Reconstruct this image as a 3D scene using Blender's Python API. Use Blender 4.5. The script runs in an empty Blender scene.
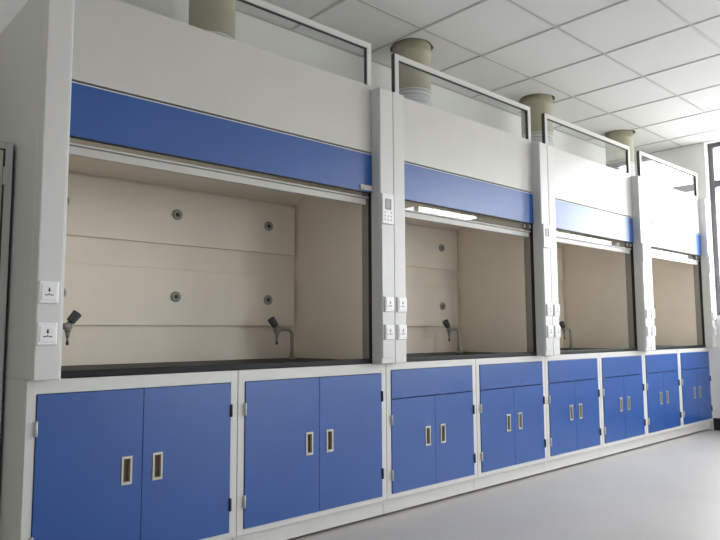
import bpy, bmesh, math, random
from mathutils import Vector, Matrix
random.seed(4)
SC = bpy.context.scene
COL = SC.collection

# ------------------------------------------------------------------ materials
def mat(name, col, rough=.5, metal=0., spec=.5, bump=0., bscale=200., var=0., vscale=3.):
    m = bpy.data.materials.new(name); m.use_nodes = True
    nt = m.node_tree; b = nt.nodes['Principled BSDF']
    b.inputs['Base Color'].default_value = (*col, 1)
    b.inputs['Roughness'].default_value = rough
    b.inputs['Metallic'].default_value = metal
    b.inputs['Specular IOR Level'].default_value = spec
    if var or bump:
        tc = nt.nodes.new('ShaderNodeTexCoord')
    if var:
        n = nt.nodes.new('ShaderNodeTexNoise'); n.inputs['Scale'].default_value = vscale; n.inputs['Detail'].default_value = 5
        nt.links.new(tc.outputs['Object'], n.inputs['Vector'])
        r = nt.nodes.new('ShaderNodeValToRGB')
        r.color_ramp.elements[0].position = .3; r.color_ramp.elements[1].position = .7
        r.color_ramp.elements[0].color = (*[c*(1-var) for c in col], 1)
        r.color_ramp.elements[1].color = (*[min(1, c*(1+var)) for c in col], 1)
        nt.links.new(n.outputs['Fac'], r.inputs['Fac']); nt.links.new(r.outputs['Color'], b.inputs['Base Color'])
    if bump:
        n2 = nt.nodes.new('ShaderNodeTexNoise'); n2.inputs['Scale'].default_value = bscale; n2.inputs['Detail'].default_value = 3
        nt.links.new(tc.outputs['Object'], n2.inputs['Vector'])
        bp = nt.nodes.new('ShaderNodeBump'); bp.inputs['Strength'].default_value = bump; bp.inputs['Distance'].default_value = .002
        nt.links.new(n2.outputs['Fac'], bp.inputs['Height']); nt.links.new(bp.outputs['Normal'], b.inputs['Normal'])
    return m

def glassmat(name, tint, ior=1.5):
    m = bpy.data.materials.new(name); m.use_nodes = True
    nt = m.node_tree; nt.nodes.clear()
    o = nt.nodes.new('ShaderNodeOutputMaterial'); mx = nt.nodes.new('ShaderNodeMixShader')
    t = nt.nodes.new('ShaderNodeBsdfTransparent'); t.inputs['Color'].default_value = (*tint, 1)
    g = nt.nodes.new('ShaderNodeBsdfGlossy'); g.inputs['Roughness'].default_value = .02
    f = nt.nodes.new('ShaderNodeFresnel')
    ge = nt.nodes.new('ShaderNodeNewGeometry'); mr = nt.nodes.new('ShaderNodeMapRange')   # same reflectance from both faces of the pane
    mr.inputs['To Min'].default_value = ior; mr.inputs['To Max'].default_value = 1/ior
    nt.links.new(ge.outputs['Backfacing'], mr.inputs['Value']); nt.links.new(mr.outputs[0], f.inputs['IOR'])
    nt.links.new(f.outputs[0], mx.inputs[0]); nt.links.new(t.outputs[0], mx.inputs[1])
    nt.links.new(g.outputs[0], mx.inputs[2]); nt.links.new(mx.outputs[0], o.inputs['Surface'])
    return m

M = {
 'paint':  mat('white_powder_coat', (.655,.645,.63), .36, bump=.05, bscale=400),
 'fascia': mat('white_laminate', (.58,.565,.545), .34, spec=.65, var=.02, vscale=6),
 'blue':   mat('blue_laminate', (.008,.074,.315), .34, spec=.75, var=.05, vscale=5),
 'edge':   mat('pale_edge_band', (.62,.64,.64), .35),
 'alu':    mat('anodised_aluminium', (.56,.55,.53), .5),
 'groove': mat('black_rubber', (.012,.012,.012), .6),
 'liner':  mat('cream_liner_board', (.87,.79,.685), .42, var=.025, vscale=4),
 'greyst': mat('grey_track', (.30,.28,.26), .5),
 'gasket': mat('grey_gasket', (.055,.06,.055), .55),
 'black':  mat('black_resin_worktop', (.010,.011,.013), .5, spec=.25, var=.2, vscale=12),
 'knob':   mat('grey_plastic', (.33,.33,.32), .45),
 'dark':   mat('dark_plastic', (.02,.02,.022), .5),
 'tapgrey':mat('grey_epoxy_pipe', (.28,.27,.245), .4),
 'taphandle':mat('dark_grey_handle', (.06,.065,.07), .5),
 'socket': mat('white_socket_plastic', (.84,.84,.86), .3),
 'display':mat('grey_display', (.34,.36,.36), .35),
 'recess': mat('brown_recess', (.15,.11,.06), .45),
 'pull':   mat('brushed_nickel', (.52,.49,.43), .4, metal=.5),
 'hinge':  mat('steel_hinge', (.55,.54,.52), .4, metal=.4),
 'hinged': mat('dark_fitting', (.03,.03,.035), .5),
 'duct':   mat('beige_duct_pipe', (.42,.40,.29), .55, var=.06, vscale=7),
 'collar': mat('white_flexible_sleeve', (.72,.74,.76), .5),
 'wall':   mat('white_wall_paint', (.86,.855,.84), .7, bump=.1, bscale=60),
 'ceil':   mat('ceiling_board', (.80,.80,.79), .8, bump=.15, bscale=90),
 'tbar':   mat('ceiling_grid', (.53,.53,.52), .5),
 'floor':  mat('grey_vinyl_floor', (.505,.482,.462), .40, var=.05, vscale=1.6),
 'base':   mat('black_baseboard', (.012,.012,.013), .4),
 'wframe': mat('grey_window_frame', (.12,.12,.14), .4),
 'locker': mat('grey_green_steel', (.52,.53,.50), .45),
 'lockerpanel': mat('pale_grey_green_panel', (.46,.48,.40), .45),
 'glass':  glassmat('clear_glass', (.97,.98,.975)),
 'wglass': glassmat('window_glass', (.97,.98,.98), 1.2),
 'plenum': mat('dark_plenum', (.12,.12,.12), .8),
}

# ------------------------------------------------------------------ builders
class MB:
    def __init__(s): s.bm = bmesh.new()
    def box(s, x0, x1, y0, y1, z0, z1, bev=0, seg=2):
        g = bmesh.ops.create_cube(s.bm, size=1)
        vs = g['verts']
        for v in vs:
            v.co = Vector((x0+(v.co.x+.5)*(x1-x0), y0+(v.co.y+.5)*(y1-y0), z0+(v.co.z+.5)*(z1-z0)))
        if bev:
            es = list({e for v in vs for e in v.link_edges})
            bmesh.ops.bevel(s.bm, geom=es, offset=bev, segments=seg, affect='EDGES', profile=.5)
        return s
    def cyl(s, p0, p1, r0, r1=None, n=20, smooth=True, caps=True):
        r1 = r0 if r1 is None else r1
        p0, p1 = Vector(p0), Vector(p1); d = p1-p0
        g = bmesh.ops.create_cone(s.bm, cap_ends=caps, segments=n, radius1=r0, radius2=r1, depth=d.length)
        q = d.to_track_quat('Z', 'Y').to_matrix().to_4x4()
        T = Matrix.Translation((p0+p1)/2) @ q
        bmesh.ops.transform(s.bm, matrix=T, verts=g['verts'])
        if smooth:
            for f in {f for v in g['verts'] for f in v.link_faces}:
                if len(f.verts) == 4: f.smooth = True
        return s
    def tube(s, pts, r, n=14):
        pts = [Vector(p) for p in pts]; rings = []
        up = Vector((.31, .95, .05))
        for i, p in enumerate(pts):
            t = (pts[min(i+1, len(pts)-1)]-pts[max(i-1, 0)]).normalized()
            a = t.cross(up).normalized(); b = t.cross(a)
            rings.append([s.bm.verts.new(p+r*(math.cos(k*2*math.pi/n)*a+math.sin(k*2*math.pi/n)*b)) for k in range(n)])
        for A, B in zip(rings, rings[1:]):
            for k in range(n):
                f = s.bm.faces.new((A[k], A[(k+1) % n], B[(k+1) % n], B[k])); f.smooth = True
        s.bm.faces.new(rings[0][::-1]); s.bm.faces.new(rings[-1])
        return s
    def lathe(s, prof, c, axis='Z', n=32, close=False):
        # prof = [(r, h)], revolved about axis through c
        rings = []
        for r, h in prof:
            ring = []
            for k in range(n):
                a = k*2*math.pi/n; u, v = r*math.cos(a), r*math.sin(a)
                p = (u, v, h) if axis == 'Z' else (u, -h, v)
                ring.append(s.bm.verts.new(Vector(c)+Vector(p)))
            rings.append(ring)
        for A, B in zip(rings, rings[1:]):
            for k in range(n):
                f = s.bm.faces.new((A[k], A[(k+1) % n], B[(k+1) % n], B[k])); f.smooth = True
        if close:
            s.bm.faces.new(rings[0][::-1]); s.bm.faces.new(rings[-1])
        return s
    def quadprism(s, quad, x0, x1):
        # quad = 4 (y,z) points, extruded in X
        A = [s.bm.verts.new((x0, y, z)) for y, z in quad]; B = [s.bm.verts.new((x1, y, z)) for y, z in quad]
        s.bm.faces.new(A[::-1]); s.bm.faces.new(B)
        for k in range(4):
            s.bm.faces.new((A[k], A[(k+1) % 4], B[(k+1) % 4], B[k]))
        return s
    def build(s, name, m, parent=None, label=None):
        bm = s.bm
        bmesh.ops.recalc_face_normals(bm, faces=bm.faces)
        top = parent
        off = Vector((0,0,0))
        while top is not None:
            off = off + Vector(top.location); top = top.parent
        own = Vector((0,0,0))
        if parent is None or True:
            # origin: centre of the base of this piece
            xs = [v.co.x for v in bm.verts]; ys = [v.co.y for v in bm.verts]; zs = [v.co.z for v in bm.verts]
            own = Vector(((min(xs)+max(xs))/2, (min(ys)+max(ys))/2, min(zs)))
        bmesh.ops.translate(bm, vec=-own, verts=bm.verts)
        me = bpy.data.meshes.new(name); bm.to_mesh(me); bm.free()
        me.materials.append(m)
        o = bpy.data.objects.new(name, me); COL.objects.link(o)
        if parent is not None: o.parent = parent
        o.location = own-off
        if label: o['label'] = label
        return o

def empty(name, loc, label, cat, group=None):
    o = bpy.data.objects.new(name, None); COL.objects.link(o); o.location = loc
    o.empty_display_size = .1
    o['label'] = label; o['category'] = cat
    if group: o['group'] = group
    return o
def struct(o): o['kind'] = 'structure'; return o

# ------------------------------------------------------------------ dimensions (metres)
S = [.027, .8895, 1.8, 2.5656, 3.3294, 4.0818, 4.8249, 5.5387, 6.2725]   # base unit seams along the wall
HOODS = [(S[0], S[2]), (S[2], S[4]), (S[4], S[6]), (S[6], S[8])]
ZT = .797          # underside of the worktop / top of the base units
YB = .705          # back of everything
ZC = 2.85          # ceiling
YW = .715          # back wall
XE = 6.276         # window wall

# ------------------------------------------------------------------ room
def shell():
    XL, YF = -2.5, -6.6
    struct(MB().box(XL-.2, XE+.3, YF-.2, YW+.2, -.2, 0).build('floor', M['floor']))
    struct(MB().box(XL-.2, XE+.3, YW, YW+.2, 0, 3.3).build('wall_back', M['wall']))
    struct(MB().box(XL-.2, XL, YF, YW, 0, 3.3).build('wall_left', M['wall']))
    # front wall behind the viewer, its unseen window placed and sized for the light
    w = MB()
    FW = [(3.9, 5.5)]
    xs = [XL] + [v for a in FW for v in a] + [XE+.25]
    for k in range(0, len(xs), 2): w.box(xs[k], xs[k+1], YF-.2, YF, 0, 3.3)
    for a, b in FW: w.box(a, b, YF-.2, YF, 0, .85); w.box(a, b, YF-.2, YF, 2.2, 3.3)
    struct(w.build('wall_front', M['wall']))
    # window wall on the right
    w = MB()
    WR = [(-1.80, -.055), (-5.1, -2.75)]
    ZS, ZH = 1.11, 2.845
    w.box(XE, XE+.24, -.055, YW, 0, 3.3)
    w.box(XE, XE+.24, -2.75, -1.80, 0, 3.3)
    w.box(XE, XE+.24, YF, -5.1, 0, 3.3)
    for a, b in WR: w.box(XE, XE+.24, a, b, 0, ZS); w.box(XE, XE+.24, a, b, ZH, 3.3)
    struct(w.build('wall_right', M['wall']))
    n = 1
    for a, b in WR:
        f = MB(); t = .045; x0, x1 = XE+.09, XE+.14
        f.box(x0, x1, a, a+t, ZS, ZH); f.box(x0, x1, b-t, b, ZS, ZH)
        f.box(x0, x1, a+t, b-t, ZS, ZS+t); f.box(x0, x1, a+t, b-t, ZH-t, ZH)
        f.box(x0, x1, a+t, b-t, 2.395, 2.465)
        mid = (a+b)/2
        f.box(x0, x1, mid-.03, mid+.03, ZS+t, 2.395); f.box(x0, x1, mid-.03, mid+.03, 2.465, ZH-t)
        o = struct(f.build('window_%d' % n, M['wframe'])); n += 1
        MB().box(XE+.112, XE+.117, a+t, b-t, ZS+t, ZH-t).build('pane', M['wglass'], o)
    for a, b in FW:
        f = MB(); t = .045; y0, y1 = YF-.14, YF-.09
        f.box(a, a+t, y0, y1, 0.85, 2.2); f.box(b-t, b, y0, y1, 0.85, 2.2)
        f.box(a+t, b-t, y0, y1, 0.85, 0.85+t); f.box(a+t, b-t, y0, y1, 2.2-t, 2.2)
        f.box((a+b)/2-.03, (a+b)/2+.03, y0, y1, 0.85+t, 2.2-t)
        o = struct(f.build('window_%d' % n, M['wframe'])); n += 1
        MB().box(a+t, b-t, y0+.02, y0+.025, 0.85+t, 2.2-t).build('pane', M['wglass'], o)
    struct(MB().box(XE-.014, XE-.001, YF, -.005, .0, .115).build('baseboard_right', M['base']))
    # roof slab above the suspended ceiling
    struct(MB().box(XL-.2, XE+.3, YF-.2, YW+.2, 3.3, 3.4).build('ceiling_slab', M['plenum']))
    # suspended ceiling with round cut-outs where the ducts go through
    HR = .143
    bm = bmesh.new()
    cells = sorted((x, y) for x, y in DUCTS)
    e = .22
    ya, yb = DUCTS[0][1]-e, DUCTS[0][1]+e
    def rect(x0, x1, y0, y1):
        bm.faces.new([bm.verts.new((x, y, ZC)) for x, y in ((x0,y0),(x1,y0),(x1,y1),(x0,y1))])
    rect(XL, XE, YF, ya); rect(XL, XE, yb, YW)
    px = XL
    for cx, cy in cells:
        rect(px, cx-e, ya, yb); px = cx+e
        N = 48
        sq, ci = [], []
        for k in range(N):
            a = (k+.5)*2*math.pi/N; c, s_ = math.cos(a), math.sin(a); q = e/max(abs(c), abs(s_))
            sq.append(bm.verts.new((cx+c*q, cy+s_*q, ZC)))
            wob = 1+.035*math.sin(3*a+cx)+.02*math.sin(7*a)
            ci.append(bm.verts.new((cx+HR*wob*c, cy+HR*wob*s_, ZC)))
        for k in range(N):
            bm.faces.new((sq[k], sq[(k+1) % N], ci[(k+1) % N], ci[k]))
        # corner fill
        for sx in (-1, 1):
            for sy in (-1, 1):
                near = sorted(sq, key=lambda v: (v.co.x-cx-sx*e)**2+(v.co.y-cy-sy*e)**2)[:2]
                cv = bm.verts.new((cx+sx*e, cy+sy*e, ZC))
                bm.faces.new((near[0], near[1], cv))
    rect(px, XE, ya, yb)
    ret = bmesh.ops.extrude_face_region(bm, geom=list(bm.faces))
    bmesh.ops.translate(bm, vec=(0,0,.014), verts=[v for v in ret['geom'] if isinstance(v, bmesh.types.BMVert)])
    b = MB(); b.bm.free(); b.bm = bm
    struct(b.build('ceiling', M['ceil']))
    # exposed T-bar grid, 0.6 m
    g = MB(); w = .0075
    y = .148
    ys = []
    while y > YF: ys.append(y); y -= .575
    x = 2.897
    while x-.604 > XL: x -= .604
    xs = []
    while x < XE: xs.append(x); x += .604
    for y in ys: g.box(XL, XE, y-w, y+w, ZC-.004, ZC-.0005)
    for x in xs: 
        blocked = [d for d in DUCTS if abs(d[0]-x) < HR]
        if blocked:
            g.box(x-w, x+w, YF, blocked[0][1]-HR, ZC-.005, ZC-.0005)
            g.box(x-w, x+w, blocked[0][1]+HR, YW, ZC-.005, ZC-.0005)
        else: g.box(x-w, x+w, YF, YW, ZC-.005, ZC-.0005)
    g.box(XL, XE, YW-.02, YW-.0005, ZC-.006, ZC-.0005); g.box(XE-.02, XE-.0005, YF, YW-.02, ZC-.006, ZC-.0005)
    struct(g.build('trim_1', M['tbar']))

DUCTS = [(.952, .385), (2.447, .385), (3.94, .385), (5.36, .385)]
JOINT = [2.440, 2.53, 2.545, 2.545]

# ------------------------------------------------------------------ base cabinets
def door(root, x0, x1, z0, z1, hx, hz, hinge_side, tall):
    """inset door with a recessed pull; hinge_side -1 left, +1 right"""
    hw, hh = .017, .047
    yf, yb = -.004, .016
    d = MB()
    d.box(x0, hx-hw, yf, yb, z0, z1); d.box(hx+hw, x1, yf, yb, z0, z1)
    d.box(hx-hw, hx+hw, yf, yb, z0, hz-hh); d.box(hx-hw, hx+hw, yf, yb, hz+hh, z1)
    d.box(hx-hw-.002, hx+hw+.002, yb-.003, yb, hz-hh-.002, hz+hh+.002)
    bmesh.ops.remove_doubles(d.bm, verts=d.bm.verts, dist=1e-5)
    dr = d.build('door', M['blue'], root)
    h = MB(); t = .004
    h.box(hx-hw-.004, hx-hw+t, yf-.004, yb-.004, hz-hh-.006, hz+hh+.006, .001)
    h.box(hx+hw-t, hx+hw+.004, yf-.004, yb-.004, hz-hh-.006, hz+hh+.006, .001)
    h.box(hx-hw+t, hx+hw-t, yf-.004, yb-.004, hz+hh-t, hz+hh+.006, .001)
    h.box(hx-hw+t, hx+hw-t, yf-.004, yb-.004, hz-hh-.006, hz-hh+t, .001)
    hd = h.build('pull_handle', M['pull'], dr, 'nickel rim of the recessed pull')
    MB().box(hx-hw+t, hx+hw-t, yb-.006, yb-.0035, hz-hh+t, hz+hh-t).build('recess', M['recess'], hd)
    for hzc in ((z1-.118, z0+.115) if tall else (z1-.105, z0+.095)):
        xh = x0-.002 if hinge_side < 0 else x1+.002
        hg = MB().box(xh-.0055, xh+.0055, yf-.006, yf+.002, hzc-.027, hzc+.027, .002)
        hg.cyl((xh, yf-.005, hzc-.026), (xh, yf-.005, hzc+.026), .004, n=10)
        hg.build('hinge', M['hinge'] if hinge_side < 0 else M['hinged'], dr, 'bright steel hinge' if hinge_side < 0 else 'dark hinge')  # left and right hinges differ in colour alone, right ones near-black

def base_cabinet(i, drawer, label):
    x0, x1 = S[i], S[i+1]
    g = .0015
    a, b = x0+g, x1-g
    root = empty('base_cabinet', ((a+b)/2, .35, 0), label, 'cabinet', 'base cabinets under the fume hoods')
    c = MB(); fr = .034; zt, zb = ZT, .09
    c.box(a, a+fr, 0, .03, zb, zt, .0025)                      # face frame
    c.box(b-fr, b, 0, .03, zb, zt, .0025)
    ztop = .746 if not drawer else .759
    c.box(a+fr-.001, b-fr+.001, .0002, .03, ztop, zt, .0015)
    c.box(a+fr-.001, b-fr+.001, .0002, .03, zb, .114, .0015)
    c.box(a, a+.018, .03, YB, zb, zt); c.box(b-.018, b, .03, YB, zb, zt)
    c.box(a+.018, b-.018, .03, YB, zb, zb+.018); c.box(a+.018, b-.018, YB-.01, YB, zb+.018, zt)
    c.box(a+.018, b-.018, .03, YB, zt-.018, zt)
    c.build('carcass', M['paint'], root)
    MB().box(a, b, .030, .048, .013, zb-.002, .001).build('toe_kick', M['paint'], root)
    for fx in (a+.07, b-.07):
        for fy in (.12, YB-.1):
            MB().cyl((fx, fy, 0), (fx, fy, .02), .025, n=16).cyl((fx, fy, .02), (fx, fy, zb), .014, n=16).build('foot', M['dark'], root, 'dark levelling foot')
    L, R = a+fr+.002, b-fr-.002
    m = (L+R)/2
    dt = .746 if not drawer else .604
    if drawer:
        MB().box(L, R, -.004, .016, .607, .757, .0012).build('drawer_front', M['blue'], root)
    hz, dx = (.438, .0625) if not drawer else (.385, .064)
    door(root, L, m-.0015, .116, dt-.002, m-dx, hz, -1, not drawer)
    door(root, m+.0015, R, .116, dt-.002, m+dx, hz, 1, not drawer)

# ------------------------------------------------------------------ fume hoods
def socket(root, xc, zc, yf, label=None):
    w, h = .0335, .0395
    s = MB().box(xc-w, xc+w, yf-.010, yf, zc-h, zc+h, .004, 2)
    s.box(xc-.026, xc+.026, yf-.0125, yf-.009, zc-.029, zc+.027, .002)
    so = s.build('power_socket', M['socket'], root, label)
    k = MB()
    k.box(xc-.0022, xc+.0022, yf-.0133, yf-.0122, zc+.001, zc+.016)
    k.box(xc-.005, xc+.005, yf-.0133, yf-.0122, zc+.005, zc+.0075)
    k.box(xc-.014, xc-.005, yf-.0133, yf-.0122, zc-.012, zc-.0085)
    k.box(xc+.005, xc+.014, yf-.0133, yf-.0122, zc-.012, zc-.0085)
    k.box(xc-.0028, xc+.0028, yf-.0133, yf-.0122, zc-.0105, zc-.0055)
    k.build('socket_hole', M['dark'], so)

def wedge(xe, d):
    # slim chamfered strip that runs the height of a post beside the opening
    w = .009 if d > 0 else .003
    pts = [(xe, -.068), (xe+d*w, -.058), (xe+d*w, -.002), (xe, -.002)]
    bm = bmesh.new()
    A = [bm.verts.new((x, y, ZT+.001)) for x, y in pts]; B = [bm.verts.new((x, y, 2.262)) for x, y in pts]
    bm.faces.new(A); bm.faces.new(B[::-1])
    for k in range(4): bm.faces.new((A[k], A[(k+1) % 4], B[(k+1) % 4], B[k]))
    return bm

def pillar(root, x0, x1, inner):
    """front post of a hood; inner = +1 when the opening lies towards +X"""
    p = MB(); zt = 2.262
    p.box(x0, x1, -.070, .002, ZT+.001, zt, .0045, 2)
    # bevelled strip added on the opening side, shaped to catch a highlight
    xe = x1 if inner > 0 else x0
    o = p.build('corner_post', M['paint'], root)
    q = MB()
    if inner > 0: q.bm.free(); q.bm = wedge(xe, inner)
    else: q.bm.free(); q.bm = wedge(xe, inner)
    q.build('edge_strip', M['edge'], o, 'pale bevelled strip along the opening edge')
    return o

def fume_hood(i, label, rail_dz):
    A, B = HOODS[i]
    g = .0012; A += g; B -= g
    lw = .0945 if i == 0 else .0934
    rw = .1004
    ia, ib = A+lw, B-rw                                # clear opening
    root = empty('fume_hood', ((A+B)/2, .33, ZT), label, 'fume hood', 'fume hoods in the row')
    # outer shell
    MB().box(A, A+.018, .002, YB, ZT+.001, 2.262, .001).build('side_panel', M['paint'], root)
    MB().box(B-.018, B, .002, YB, ZT+.001, 2.262, .001).build('side_panel', M['paint'], root)
    MB().box(A+.018, B-.018, YB-.012, YB, ZT+.001, 2.25).build('back_panel', M['paint'], root)
    DX, DY = DUCTS[i]
    t = MB()
    t.box(A+.018, DX-.12, .002, YB-.012, 2.235, 2.25); t.box(DX+.12, B-.018, .002, YB-.012, 2.235, 2.25)
    t.box(DX-.12, DX+.12, .002, DY-.12, 2.235, 2.25); t.box(DX-.12, DX+.12, DY+.12, YB-.012, 2.235, 2.25)
    t.build('top_panel', M['paint'], root)
    pillar(root, A, ia-.009, 1); pillar(root, ib+.003, B, -1)
    # raised cable cover and control panel on the right post
    xc = (ib+B)/2-.004
    MB().box(ib+.006, B-.010, -.0755, -.0705, ZT+.03, 1.525, .0015).build('cable_cover', M['edge'], root)
    cp = MB().box(ib+.003, B-.013, -.084, -.0705, 1.527, 1.688, .003).build('control_panel', M['socket'], root, 'white control panel with grey display')
    xd = (ib+B)/2-.005
    MB().box(xd-.020, xd+.020, -.0852, -.083, 1.603, 1.660, .004).build('display', M['display'], cp)
    for r in range(3):
        for c in range(3):
            if (r, c) == (0, 1): continue
            xx, zz = xd-.023+c*.023, 1.587-r*.019
            MB().box(xx-.004, xx+.004, -.0850, -.083, zz-.004, zz+.004, .001).build('button', M['knob'], cp)
    for zc in (1.105, .960):
        socket(root, (A+ia)/2-(.010 if i == 0 else 0), zc, -.0705)
        socket(root, (ib+B)/2, zc, -.0757)
    # upper front: fascia, blue panel, trims
    MB().box(ia+.0005, ib-.0005, -.008, .008, 1.9165, 2.283, .001).build('fascia', M['fascia'], root)
    bl = MB().box(ia+.004, ib-.004, -.011, .006, 1.698, 1.902, .001).build('blue_panel', M['blue'], root)
    MB().box(ia+.004, ib-.004, -.0115, .005, 1.9025, 1.9070).build('edge_trim', M['edge'], root)
    MB().box(ia+.002, ib-.002, .003, .007, 1.9070, 1.9165).build('reveal', M['groove'], root)
    MB().box(ia+.004, ib-.004, -.0105, .006, 1.6940, 1.6978).build('brush_seal', M['groove'], root)
    if i == 0:
        k = MB().box(ib-.088, ib-.010, -.019, -.0113, 1.704, 1.732, .002)
        k.box(ib-.030, ib-.001, -.017, -.0113, 1.712, 1.720, .001)
        k.cyl((ib-.062, -.0235, 1.718), (ib-.062, -.018, 1.718), .009, n=16)
        k.build('sash_catch', M['alu'], root, 'small aluminium catch on the blue panel')
    else:
        k = MB().box(ib-.095, ib-.075, .006, .022, 1.664, 1.690, .001)
        k.box(ib-.040, ib-.012, .004, .020, 1.664, 1.690, .001)
        k.build('sash_stop', M['greyst'], root, 'grey stop blocks above the sash rail')
    # raised glass sash with its aluminium rail
    d = rail_dz
    MB().box(ia+.02, ib-.02, .026, .031, 1.640+d, 2.20).build('sash_glass', M['glass'], root)
    r = MB()
    r.box(ia+.001, ib-.016, .020, .040, 1.624+d, 1.655+d, .002)
    r.box(ia+.001, ib-.001, .014, .036, 1.659+d, 1.667+d, .0015)
    r.box(ia+.004, ib-.018, .026, .036, 1.650+d, 1.662+d)
    r.build('sash_rail', M['alu'], root, 'aluminium rail along the sash bottom')
    # sash tracks
    for xa, xb in ((ia-.018, ia-.0005), (ib+.0005, ib+.018)):
        MB().box(xa, xb, .004, .022, ZT+.02, 1.90).build('sash_track', M['groove'], root)
    for xa, xb in ((ia-.03, ia), (ib, ib+.03)):
        MB().box(xa, xb, .0245, .072, ZT+.016, 1.90, .001).build('track_cover', M['greyst'], root)
    # cream lining
    MB().box(ia-.012, ia, .074, .672, ZT+.016, 1.95).build('side_liner', M['liner'], root)
    MB().box(ib, ib+.012, .074, .672, ZT+.016, 1.95).build('side_liner', M['liner'], root)
    MB().box(ia, ib, .672, .680, ZT+.016, 1.74).build('back_liner', M['liner'], root)
    MB().quadprism([(.672, 1.726), (.078, 1.985), (.078, 1.997), (.672, 1.738)], ia, ib).build('roof_liner', M['liner'], root)
    # two raised baffle boards, each with three round supports
    mid = (ia+ib)/2
    for z0, z1, kz in ((1.000, 1.287, 1.148), (1.420, 1.710, 1.577)):
        bf = MB().box(ia+.03, ib-.018, .648, .662, z0, z1, .0012).build('baffle', M['liner'], root)
        MB().box(ia+.06, ib-.05, .662, .672, z0+.03, z1-.03).build('spacer', M['liner'], bf)
        half = .575 if i == 0 else .465
        if i == 0: mid = .915
        for kx in (mid-half, mid, mid+half):
            MB().lathe([(.010, .004), (.014, .010), (.026, .010), (.028, .006), (.028, 0), (.012, 0)], (kx, .648, kz), 'Y', 24).build('baffle_knob', M['knob'], bf, 'grey round baffle support')
            MB().cyl((kx, .6475, kz), (kx, .6435, kz), .0105, n=16).build('knob_hole', M['dark'], bf)
    # glazed frame standing on top of the fascia
    f = MB(); fa, fb = A+.080, ib; w = .030; z0, z1 = 2.2832, 2.520
    f.box(fa, fa+w, -.010, .018, z0, z1, .001); f.box(fb-w, fb, -.010, .018, z0, z1, .001)
    f.box(fa+w, fb-w, -.010, .018, z1-w, z1, .001)
    fo = f.build('top_frame', M['paint'], root, 'white frame holding the upper glass')
    q = MB(); s = .003
    q.box(fb-w-s, fb-w, -.004, .012, z0, z1-w); q.box(fa-s, fa, -.008, .016, z0, z1)
    q.box(fa+w, fb-w-s, -.004, .012, z1-w-s, z1-w)
    q.build('glazing_gasket', M['gasket'], fo)
    MB().box(fa+w, fb-w-s, .002, .007, z0, z1-w-s).build('glass_pane', M['glass'], fo)
    return root, ia, ib

def worktop(i, ia, ib, label):
    root = empty('worktop', ((ia+ib)/2, .33, ZT), label, 'worktop', 'black worktops inside the fume hoods')
    t = MB()
    t.box(ia-.03, ib+.03, .003, .684, ZT+.001, ZT+.015, .001)
    t.build('slab', M['black'], root)
    e = MB().box(ia+.001, ib-.001, -.0045, .019, ZT+.001, ZT+.027, .004, 3)
    e.build('front_lip', M['black'], root)

def tap(px, pz, sx, label, rise=.165):
    """bench tap: flange, bent post, valve body, angled lever cap and nozzle; the spout points along sx"""
    y = .494
    root = empty('lab_tap', (px, y, pz), label, 'tap', 'bench taps inside the hoods')
    MB().cyl((px, y, pz), (px, y, pz+.010), .024, n=24).cyl((px, y, pz+.010), (px, y, pz+.020), .016, n=20).build('flange', M['tapgrey'], root)
    zt = pz+rise; r = .030
    pts = [(px, y, pz+.015), (px, y, pz+.07), (px, y, zt-r)]
    for k in range(1, 7):
        a = k/6*math.pi/2
        pts.append((px+sx*r*(1-math.cos(a)), y, zt-r+r*math.sin(a)))
    pts.append((px+sx*.085, y, zt+.001))
    MB().tube(pts, .0095).build('post', M['tapgrey'], root)
    vx = px+sx*.103; vz = zt
    v = MB().cyl((px+sx*.078, y, vz), (vx+sx*.014, y, vz), .014, n=18)
    v.cyl((vx, y, vz-.026), (vx, y, vz+.016), .013, n=18)
    vo = v.build('valve_body', M['tapgrey'], root)
    d = Vector((sx*.62, 0, .78)).normalized(); c = Vector((vx, y, vz+.008))
    h = MB().cyl(c, c+d*.020, .009, n=14)
    h.cyl(c+d*.016, c+d*.064, .0195, .022, n=8, smooth=False)
    h.build('tap_handle', M['taphandle'], root, 'dark grey tap handle')
    n = MB().cyl((vx, y, vz-.024), (vx, y, vz-.050), .010, .0065, n=14).cyl((vx, y, vz-.05), (vx, y, vz-.066), .005, n=12)
    no = n.build('nozzle', M['tapgrey'], root)
    MB().cyl((vx, y, vz-.066), (vx, y, vz-.082), .006, n=12).build('nozzle_tip', M['dark'], no)

def duct(i, label):
    x, y = DUCTS[i]; r = .127 if i else .117
    root = empty('exhaust_duct', (x, y, 2.25), label, 'duct', 'exhaust ducts above the hoods')
    zj = JOINT[i]
    p = [(r-.006, zj-.05), (r-.006, 3.25), (r, 3.25), (r, 2.80), (r+.003, 2.796), (r+.003, 2.782), (r, 2.778), (r, zj), (r-.006, zj-.05)]
    MB().lathe(p, (x, y, 0), 'Z', 40).build('pipe', M['duct'], root)
    z = 2.2515; prof = [(.110, z)]
    prof += [(.128, z)]
    n = 9
    for k in range(n):
        zz = z+.004+(zj-.012-z)*k/n; st = (zj-.012-z)/n
        prof += [(r-.007, zz), (r+.006, zz+st*.5), (r-.007, zz+st)]
    prof += [(r+.003, zj-.006), (r+.003, zj+.001), (r-.008, zj+.001), (.110, z)]
    MB().lathe(prof, (x, y, 0), 'Z', 40).build('flexible_sleeve', M['collar'], root, 'white ribbed sleeve')

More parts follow.
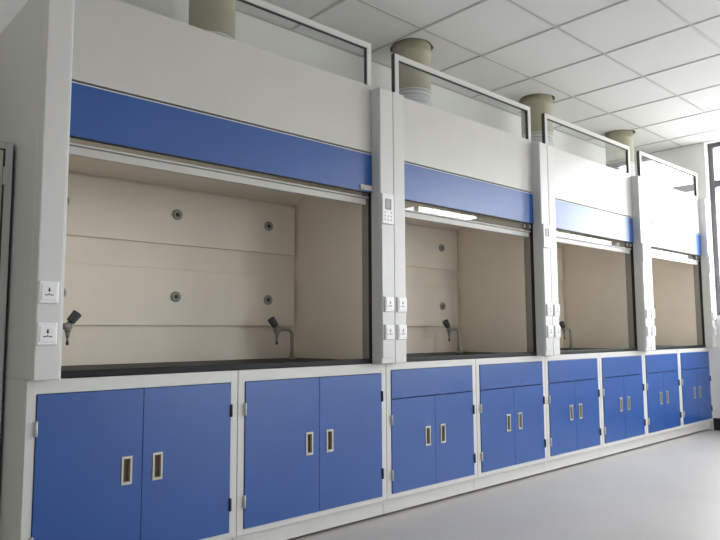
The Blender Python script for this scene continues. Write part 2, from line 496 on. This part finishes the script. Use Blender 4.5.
# ------------------------------------------------------------------ steel cabinet left of the hoods
def steel_cabinet():
    x0, x1, y0, y1, H = -.91, .019, .264, .70, 1.705
    root = empty('storage_cabinet', ((x0+x1)/2, (y0+y1)/2, 0), 'grey steel storage cabinet with dark-outlined door panels, beside the nearest hood', 'cabinet')
    b = MB(); t = .012
    b.box(x0, x0+t, y0, y1, 0, H); b.box(x1-t, x1, y0, y1, 0, H)
    b.box(x0+t, x1-t, y1-t, y1, 0, H); b.box(x0+t, x1-t, y0, y1-t, H-.03, H); b.box(x0+t, x1-t, y0, y1-t, 0, .08)
    b.build('body', M['locker'], root)
    for z in (.5, .9, 1.3):
        MB().box(x0+t, x1-t, y0+.05, y1-t, z, z+.015).build('shelf', M['locker'], root)
    m = (x0+x1)/2
    for a, c, hs in ((x0+.004, m-.002, -1), (m+.002, x1-.004, 1)):
        d = MB(); w = .028; z0, z1 = .085, H-.006; ya, yb = y0-.020, y0-.001
        d.box(a, a+w, ya, yb, z0, z1, .003); d.box(c-w, c, ya, yb, z0, z1, .003)
        d.box(a+w, c-w, ya+.0005, yb, z1-w, z1, .002); d.box(a+w, c-w, ya+.0005, yb, z0, z0+w, .002)
        d.box(a+w, c-w, ya+.0005, yb, .72, .78, .002)
        do = d.build('door', M['locker'], root)
        gk = MB(); s = .006
        for q0, q1 in ((.78, z1-w), (z0+w, .72)):
            gk.box(a+w, a+w+s, ya-.001, ya+.012, q0, q1); gk.box(c-w-s, c-w, ya-.001, ya+.012, q0, q1)
            gk.box(a+w+s, c-w-s, ya-.001, ya+.012, q1-s, q1); gk.box(a+w+s, c-w-s, ya-.001, ya+.012, q0, q0+s)
        gk.build('door_gasket', M['hinged'], do)
        MB().box(a+w+s, c-w-s, ya+.004, ya+.008, .78+s, z1-w-s).build('upper_panel', M['lockerpanel'], do)
        MB().box(a+w+s, c-w-s, ya+.004, ya+.008, z0+w+s, .72-s).build('lower_panel', M['lockerpanel'], do)
        hx = c-w+.001 if hs > 0 else a+w-.001
        MB().box(hx-.007, hx+.007, ya-.008, ya-.0005, 1.53, 1.60, .002).build('hinge', M['hinge'], do)
        kx = a+.02 if hs > 0 else c-.02
        MB().box(kx-.008, kx+.008, ya-.018, ya, .88, 1.0, .003).build('handle', M['hinge'], do)
    return root

# ------------------------------------------------------------------ assemble
shell()
UNITS = [
 (False, 'white base cabinet with two tall blue doors at the far left end of the row'),
 (False, 'white base cabinet with two tall blue doors and no drawer, second from the left end'),
 (True, 'blue drawer-topped base cabinet directly right of the two tall-doored cabinets'),
 (True, 'blue drawer-topped base cabinet under the right half of the second hood'),
 (True, 'blue drawer-topped base cabinet under the left half of the third hood'),
 (True, 'blue drawer-topped base cabinet under the right half of the third hood'),
 (True, 'blue drawer-topped base cabinet second from the window wall'),
 (True, 'blue drawer-topped base cabinet at the far end against the window wall'),
]
for i, (dr, lb) in enumerate(UNITS): base_cabinet(i, dr, lb)
HL = [
 ('widest and nearest fume hood at the left end, dark blue panel with an aluminium catch', .012),
 ('second fume hood from the left, pale blue panel above its cream interior', -.018),
 ('third fume hood from the left, between the second and the one by the window wall', -.018),
 ('farthest fume hood, standing against the window wall at the right end', -.018),
]
WL = ['black worktop with raised lip inside the wide nearest hood',
      'black worktop with raised lip inside the second hood from the left',
      'black worktop with raised lip inside the third hood from the left',
      'black worktop with raised lip inside the farthest hood by the window wall']
DL = ['beige round exhaust duct rising above the wide nearest hood, cut by the picture top',
      'beige round exhaust duct with white sleeve above the second hood from the left',
      'beige round exhaust duct above the third hood from the left',
      'beige round exhaust duct above the farthest hood by the window wall']
for i in range(4):
    root, ia, ib = fume_hood(i, *HL[i])
    worktop(i, ia, ib, WL[i])
    duct(i, DL[i])
zw = ZT+.0152
tap(1.548, zw, -1, 'grey bench tap at the right end inside the wide nearest hood')
tap(.226, zw, 1, 'grey bench tap at the left end of the nearest hood, half hidden by the post', .180)
tap(3.015, zw, -1, 'grey bench tap at the right end inside the second hood from the left')
tap(4.533, zw, -1, 'grey bench tap inside the third hood from the left')
steel_cabinet()

# ------------------------------------------------------------------ light
W = bpy.data.worlds.new('overcast_sky'); SC.world = W; W.use_nodes = True
nt = W.node_tree; bg = nt.nodes['Background']
tc = nt.nodes.new('ShaderNodeTexCoord'); sp = nt.nodes.new('ShaderNodeSeparateXYZ'); rp = nt.nodes.new('ShaderNodeValToRGB')
nt.links.new(tc.outputs['Generated'], sp.inputs[0]); nt.links.new(sp.outputs['Z'], rp.inputs['Fac'])
rp.color_ramp.elements[0].position = .0; rp.color_ramp.elements[0].color = (.5,.5,.48,1)
rp.color_ramp.elements[1].position = .06; rp.color_ramp.elements[1].color = (.96,.98,1,1)
nt.links.new(rp.outputs['Color'], bg.inputs['Color'])
bg.inputs['Strength'].default_value = 18.0
def portal(name, loc, rot, sx, sy):
    l = bpy.data.lights.new(name, 'AREA'); l.shape = 'RECTANGLE'; l.size = sx; l.size_y = sy
    l.cycles.is_portal = True
    o = bpy.data.objects.new(name, l); COL.objects.link(o); o.location = loc; o.rotation_euler = rot
for a, b in ((-1.80, -.055), (-5.1, -2.75)):
    portal('window_portal', (XE+.245, (a+b)/2, 1.978), (0, math.radians(90), 0), 1.735, b-a)
for a, b in ((3.9, 5.5),):
    portal('window_portal', ((a+b)/2, -6.81, 1.525), (math.radians(90), 0, 0), b-a, 1.35)

# ------------------------------------------------------------------ camera
DZ = .03
f, cx, cy, cz, yaw, pitch, roll = 664.34, -.70182, -2.52787, .92809+DZ, .742173, .0940802, -.0049317
fw = Vector((math.sin(yaw)*math.cos(pitch), math.cos(yaw)*math.cos(pitch), math.sin(pitch)))
rt = Vector((math.cos(yaw), -math.sin(yaw), 0)); up = rt.cross(fw)
c, s = math.cos(roll), math.sin(roll)
rt, up = rt*c+up*s, up*c-rt*s
cam = bpy.data.cameras.new('camera'); co = bpy.data.objects.new('camera', cam); COL.objects.link(co)
cam.sensor_fit = 'HORIZONTAL'; cam.sensor_width = 36; cam.lens = f*36/720
cam.clip_start = .05
m = Matrix((rt, up, -fw)).transposed().to_4x4(); m.translation = Vector((cx, cy, cz))
co.matrix_world = m
SC.camera = co
SC.view_settings.view_transform = 'Standard'; SC.view_settings.look = 'None'
SC.view_settings.exposure = -0.2; SC.view_settings.gamma = 1.0; SC.view_settings.use_curve_mapping = False
SC.cycles.use_denoising = True
SC.cycles.max_bounces = 12; SC.cycles.diffuse_bounces = 8; SC.cycles.glossy_bounces = 6; SC.cycles.transparent_max_bounces = 16
SC.cycles.sample_clamp_indirect = 10
